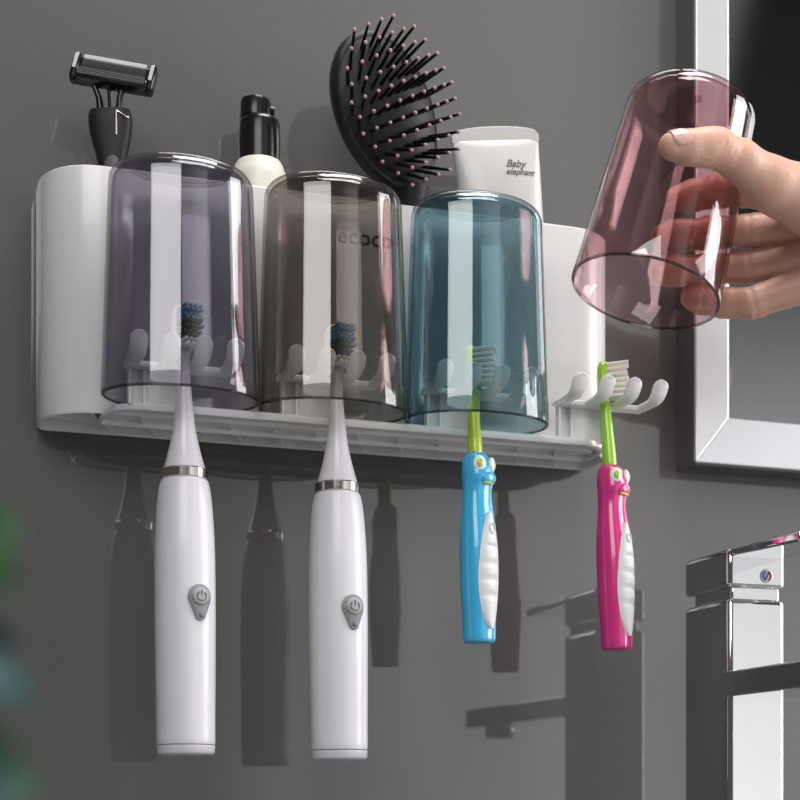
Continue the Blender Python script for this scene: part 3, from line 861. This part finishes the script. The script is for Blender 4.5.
# ------------------------------------------------------------------ hand (one continuous surface from a smooth distance field)
def surface_nets(V, org, h):
    nx, ny, nz = V.shape
    ins = V < 0
    c = np.zeros((nx - 1, ny - 1, nz - 1), int)
    acc = np.zeros((nx - 1, ny - 1, nz - 1, 3)); cnt = np.zeros((nx - 1, ny - 1, nz - 1))
    off = [(i, j, k) for i in (0, 1) for j in (0, 1) for k in (0, 1)]
    def S(A, o): return A[o[0]:nx - 1 + o[0], o[1]:ny - 1 + o[1], o[2]:nz - 1 + o[2]]
    for a in off:
        for ax_ in range(3):
            if a[ax_]: continue
            b = list(a); b[ax_] = 1; b = tuple(b)
            va, vb = S(V, a), S(V, b)
            x = (va < 0) != (vb < 0)
            t = np.where(x, va / np.where(x, va - vb, 1), 0)
            for q in range(3):
                acc[..., q] += np.where(x, a[q] + (t if q == ax_ else 0), 0)
            cnt += x
    act = cnt > 0
    idx = -np.ones(act.shape, int); idx[act] = np.arange(act.sum())
    ijk = np.argwhere(act)
    verts = (ijk + acc[act] / cnt[act][:, None]) * h + np.array(org)
    faces = []
    for ax_ in range(3):
        sl0 = [slice(None)] * 3; sl1 = [slice(None)] * 3; sl0[ax_] = slice(0, -1); sl1[ax_] = slice(1, None)
        e = ins[tuple(sl0)] != ins[tuple(sl1)]
        E = np.argwhere(e)
        o1, o2 = [q for q in range(3) if q != ax_]
        E = E[(E[:, o1] > 0) & (E[:, o2] > 0) & (E[:, o1] < V.shape[o1] - 1) & (E[:, o2] < V.shape[o2] - 1)]
        def g(d1, d2):
            F = E.copy(); F[:, o1] -= d1; F[:, o2] -= d2
            return idx[F[:, 0], F[:, 1], F[:, 2]]
        q = np.stack([g(1, 1), g(0, 1), g(0, 0), g(1, 0)], 1)
        flip = ins[E[:, 0], E[:, 1], E[:, 2]]
        if ax_ == 1: flip = ~flip
        q[~flip] = q[~flip][:, ::-1]
        faces.append(q)
    return verts, np.concatenate(faces)


def cone(Pt, a, b, r1, r2):
    a = np.array(a); b = np.array(b); pa = Pt - a; ba = b - a
    hh = np.clip((pa @ ba) / (ba @ ba), 0, 1)
    return np.linalg.norm(pa - hh[..., None] * ba, axis=-1) - (r1 + (r2 - r1) * hh)


def smin(a, b, k):
    hh = np.clip(0.5 + 0.5 * (b - a) / k, 0, 1)
    return b + (a - b) * hh - k * hh * (1 - hh)


def chain(Pt, pts, k):
    d = None
    for (a, ra), (b, rb_) in zip(pts[:-1], pts[1:]):
        q = cone(Pt, a, b, ra, rb_)
        d = q if d is None else smin(d, q, k)
    return d


thumb = [(P(672, 146, .1725), .0062), (P(688, 147.5, .1722), .0072), (P(704, 147.5, .1712), .0080), (P(717, 148, .1700), .0085), (P(740, 161, .1660), .0090), (P(768, 183, .159), .0118), (P(825, 205, .150), .0165)]
index = [(P(677, 199, .0885), .0062), (P(692, 196, .0892), .0074), (P(718, 191, .0955), .0079), (P(750, 190, .1080), .0081), (P(806, 193, .1240), .0100)]
middle = [(P(663, 237, .0880), .0064), (P(677, 236, .0885), .0076), (P(712, 233, .0945), .0079), (P(750, 231, .1080), .0079), (P(808, 225, .1240), .0100)]
ring_f = [(P(660, 271, .0870), .0062), (P(673, 271, .0875), .0073), (P(708, 270, .0935), .0076), (P(750, 267, .1060), .0074), (P(808, 255, .1230), .0098)]
little = [(P(691, 298, .0900), .0054), (P(702, 300, .0915), .0066), (P(726, 303, .1000), .0072), (P(752, 303, .1090), .0075), (P(804, 284, .1210), .0096)]
wr = P(905, 232, .144)
lo = Vector((P(650, 300, .08).x - .02, -.215, P(650, 340, .1).z - .015))
allp = [q[0] for c in (thumb, index, middle, ring_f, little) for q in c] + [wr, P(960, 242, .15)]
mn = np.array([min(q[i] for q in allp) for i in range(3)]) - .03
mxx = np.array([max(q[i] for q in allp) for i in range(3)]) + .03
hs = 0.0009
dims = np.ceil((mxx - mn) / hs).astype(int)
gx, gy, gz = [mn[i] + hs * np.arange(dims[i]) for i in range(3)]
G = np.stack(np.meshgrid(gx, gy, gz, indexing='ij'), -1)
D = chain(G, index, .004)
for c in (middle, ring_f, little): D = smin(D, chain(G, c, .004), .0008)
# palm
palm = None
for (q, r), r2 in zip((index[-1], middle[-1], ring_f[-1], little[-1]), (.017, .017, .0165, .016)):  # knuckle to wrist
    q = q + CR * .006
    d = cone(G, q, wr + Vector((0, 0, (q.z - wr.z) * .45)), r * 1.0, r2)
    palm = d if palm is None else smin(palm, d, .010)
palm = smin(palm, cone(G, P(825, 205, .150), P(925, 225, .146), .0165, .020), .010)
palm = smin(palm, cone(G, wr, P(960, 242, .15), .024, .026), .012)
D = smin(D, palm, .0045)
D = smin(D, chain(G, thumb, .0035), .0055)
# web between thumb and index
D = smin(D, cone(G, P(772, 194, .150), P(806, 204, .138), .0085, .013), .005)
# joint creases
def crease(p, q, dep, wd_):
    global D
    a_ = np.array(p); n_ = np.array((q - p).normalized())
    rel = G - a_; al = rel @ n_
    rd = np.linalg.norm(rel - al[..., None] * n_, axis=-1)
    D = D + dep * np.exp(-(al / wd_) ** 2) * np.exp(-np.maximum(rd - .011, 0) / .002)
for c, ks in ((index, (2, 3)), (middle, (2, 3)), (ring_f, (2, 3)), (little, (2, 3))):
    for k_ in ks:
        crease(c[k_][0], c[k_ + 1][0], .00055, .0011)
for o_ in (-.0030, .0, .0028):
    tdir = (thumb[4][0] - thumb[2][0]).normalized()
    crease(thumb[3][0] + tdir * o_, thumb[4][0] + tdir * o_, .00035, .0009)
# keep the flesh out of the cup it holds
inv = (Matrix.Translation(A0) @ RM.to_4x4()).inverted()
Lc = G @ np.array(inv.to_3x3()).T + np.array(inv.translation)
tt = np.clip(Lc[..., 2] / HC, 0, 1)
rad = .0362 + (.0318 - .0362) * tt
dc = np.maximum(np.hypot(Lc[..., 0], Lc[..., 1] / .92) - rad - .0003, np.maximum(-Lc[..., 2], Lc[..., 2] - HC))
D = np.maximum(D, -dc)
v, f = surface_nets(D, mn, hs)
me = bpy.data.meshes.new('person'); me.from_pydata(v.tolist(), [], f.tolist()); me.update()
hand = mobj('person', me, M['skin'], None, smooth=180)
bmx = bmesh.new(); bmx.from_mesh(me); bmesh.ops.recalc_face_normals(bmx, faces=bmx.faces)
bmx.to_mesh(me); bmx.free()
for p_ in me.polygons: p_.use_smooth = True
sm = hand.modifiers.new('smooth', 'SMOOTH'); sm.factor = .5; sm.iterations = 5
tag(hand, 'right hand of a person reaching in from the right and holding the rose cup', 'person')
# thumb nail
ta, tb_ = thumb[0][0], thumb[2][0]
td = (ta - tb_).normalized()
view = (CAM - ta).normalized()
nu = (view * .75 + Vector((0, 0, 1)) * .75 - CR * .05); nu = (nu - td * nu.dot(td)).normalized(); ns = td.cross(nu)
bm = bmesh.new(); rings = []
nc = thumb[0][0].lerp(thumb[1][0], .55)
for i in range(13):
    f_ = i / 12
    along = -.0056 + .0128 * f_
    wv = .0056 * (1 - max(0, f_ - .8) ** 2 * 9) * (1 - max(0, .2 - f_) ** 2 * 9)
    r_ = .0077 - .0008 * max(0, f_ - .4)
    dn = -.0016 * max(0, f_ - .55) ** 1.5 * 2
    up_ = [nc + td * along + ns * (wv * q) + nu * (math.sqrt(max(0, r_ * r_ - (wv * q) ** 2)) + dn + .00010) for q in (-1, -.75, -.5, -.25, 0, .25, .5, .75, 1)]
    rings.append(up_ + [p_ - nu * .0010 for p_ in up_[::-1]])
skin_rings(bm, rings)
nl = obj('thumbnail', bm, M['nail'], hand, smooth=60)

# ------------------------------------------------------------------ light
def area(name, loc, target, sx, sy, power, col=(1, 1, 1)):
    l = bpy.data.lights.new(name, 'AREA'); l.shape = 'RECTANGLE'; l.size = sx; l.size_y = sy; l.energy = power; l.color = col
    o = bpy.data.objects.new(name, l); COL.objects.link(o); o.location = loc
    o.rotation_euler = (Vector(target) - Vector(loc)).to_track_quat('-Z', 'Y').to_euler()
    return o
area('window_light_front', (-.42, -1.75, 1.10), (-.22, 0, .45), 1.14, 1.06, 21, (1, .985, .97))
area('window_light_right', (1.75, -.55, .55), (.3, -.05, .2), .6, 1.2, 22, (1, .99, 1))
area('ceiling_light', (.45, -.36, 1.45), (.35, -.05, .2), .7, .35, 17, (1, .98, .96))

wd = bpy.data.worlds.new('room'); SC.world = wd; wd.use_nodes = True
nt = wd.node_tree; N = nt.nodes; L = nt.links
bg = N['Background']
tc = N.new('ShaderNodeTexCoord'); sx = N.new('ShaderNodeSeparateXYZ'); L.new(tc.outputs['Generated'], sx.inputs[0])
# a bright room ahead to the right, dim to the left, plus an invented dark patch high on the right that blackens the mirror's reflection
def ramp(sock, lo, hi, stops):
    mr = N.new('ShaderNodeMapRange'); mr.inputs['From Min'].default_value = lo; mr.inputs['From Max'].default_value = hi
    L.new(sock, mr.inputs['Value'])
    r = N.new('ShaderNodeValToRGB'); e = r.color_ramp.elements
    L.new(mr.outputs[0], r.inputs['Fac'])
    def cc(c): return (c, c, c, 1)
    e[0].position = 0; e[0].color = cc(stops[0][1]); e[1].position = 1; e[1].color = cc(stops[-1][1])
    for v_, c_ in stops[1:-1]:
        q = e.new((v_ - lo) / (hi - lo)); q.color = cc(c_)
    return r.outputs[0]
def mixc(a, b, f=None, mode='MULTIPLY'):
    m_ = N.new('ShaderNodeMix'); m_.data_type = 'RGBA'; m_.blend_type = mode
    if f is None: m_.inputs['Factor'].default_value = 1
    else: L.new(f, m_.inputs['Factor'])
    L.new(a, m_.inputs['A']); L.new(b, m_.inputs['B'])
    return m_.outputs['Result']
azr = ramp(sx.outputs['X'], -1, 1, ((-1, .10), (-.2, .10), (.05, .12), (.16, .35), (.30, 1.1), (.42, 1.4), (.6, 1.2), (1, .6)))
el_open = ramp(sx.outputs['Z'], -1, 1, ((-1, .4), (0, 1.0), (.3, .85), (.45, .6), (.6, .3), (1, .3)))
el_dark = ramp(sx.outputs['Z'], -1, 1, ((-1, .4), (0, 1.0), (.12, .8), (.22, .75), (.28, .40), (.345, .05), (.5, .03), (.8, .2), (1, .3)))
pick = ramp(sx.outputs['X'], -1, 1, ((-1, 0), (.44, 0), (.47, 1), (1, 1)))
L.new(mixc(azr, mixc(el_open, el_dark, pick, 'MIX')), bg.inputs['Color'])
bg.inputs['Strength'].default_value = 1.0

# ------------------------------------------------------------------ camera
cd = bpy.data.cameras.new('camera'); co = bpy.data.objects.new('camera', cd); COL.objects.link(co)
co.location = CAM; co.rotation_euler = (PI / 2, 0, -TH)
cd.sensor_width = 36; cd.lens = 36 * FPX / 800; cd.shift_y = (YH - 400) / 800
cd.clip_start = .01
cd.dof.use_dof = True; cd.dof.focus_distance = .76; cd.dof.aperture_fstop = 11
SC.camera = co
SC.view_settings.view_transform = 'Standard'; SC.view_settings.look = 'None'; SC.view_settings.gamma = 1.0
SC.view_settings.exposure = 0.0; SC.view_settings.use_curve_mapping = False
SC.cycles.transparent_max_bounces = 24; SC.cycles.max_bounces = 10
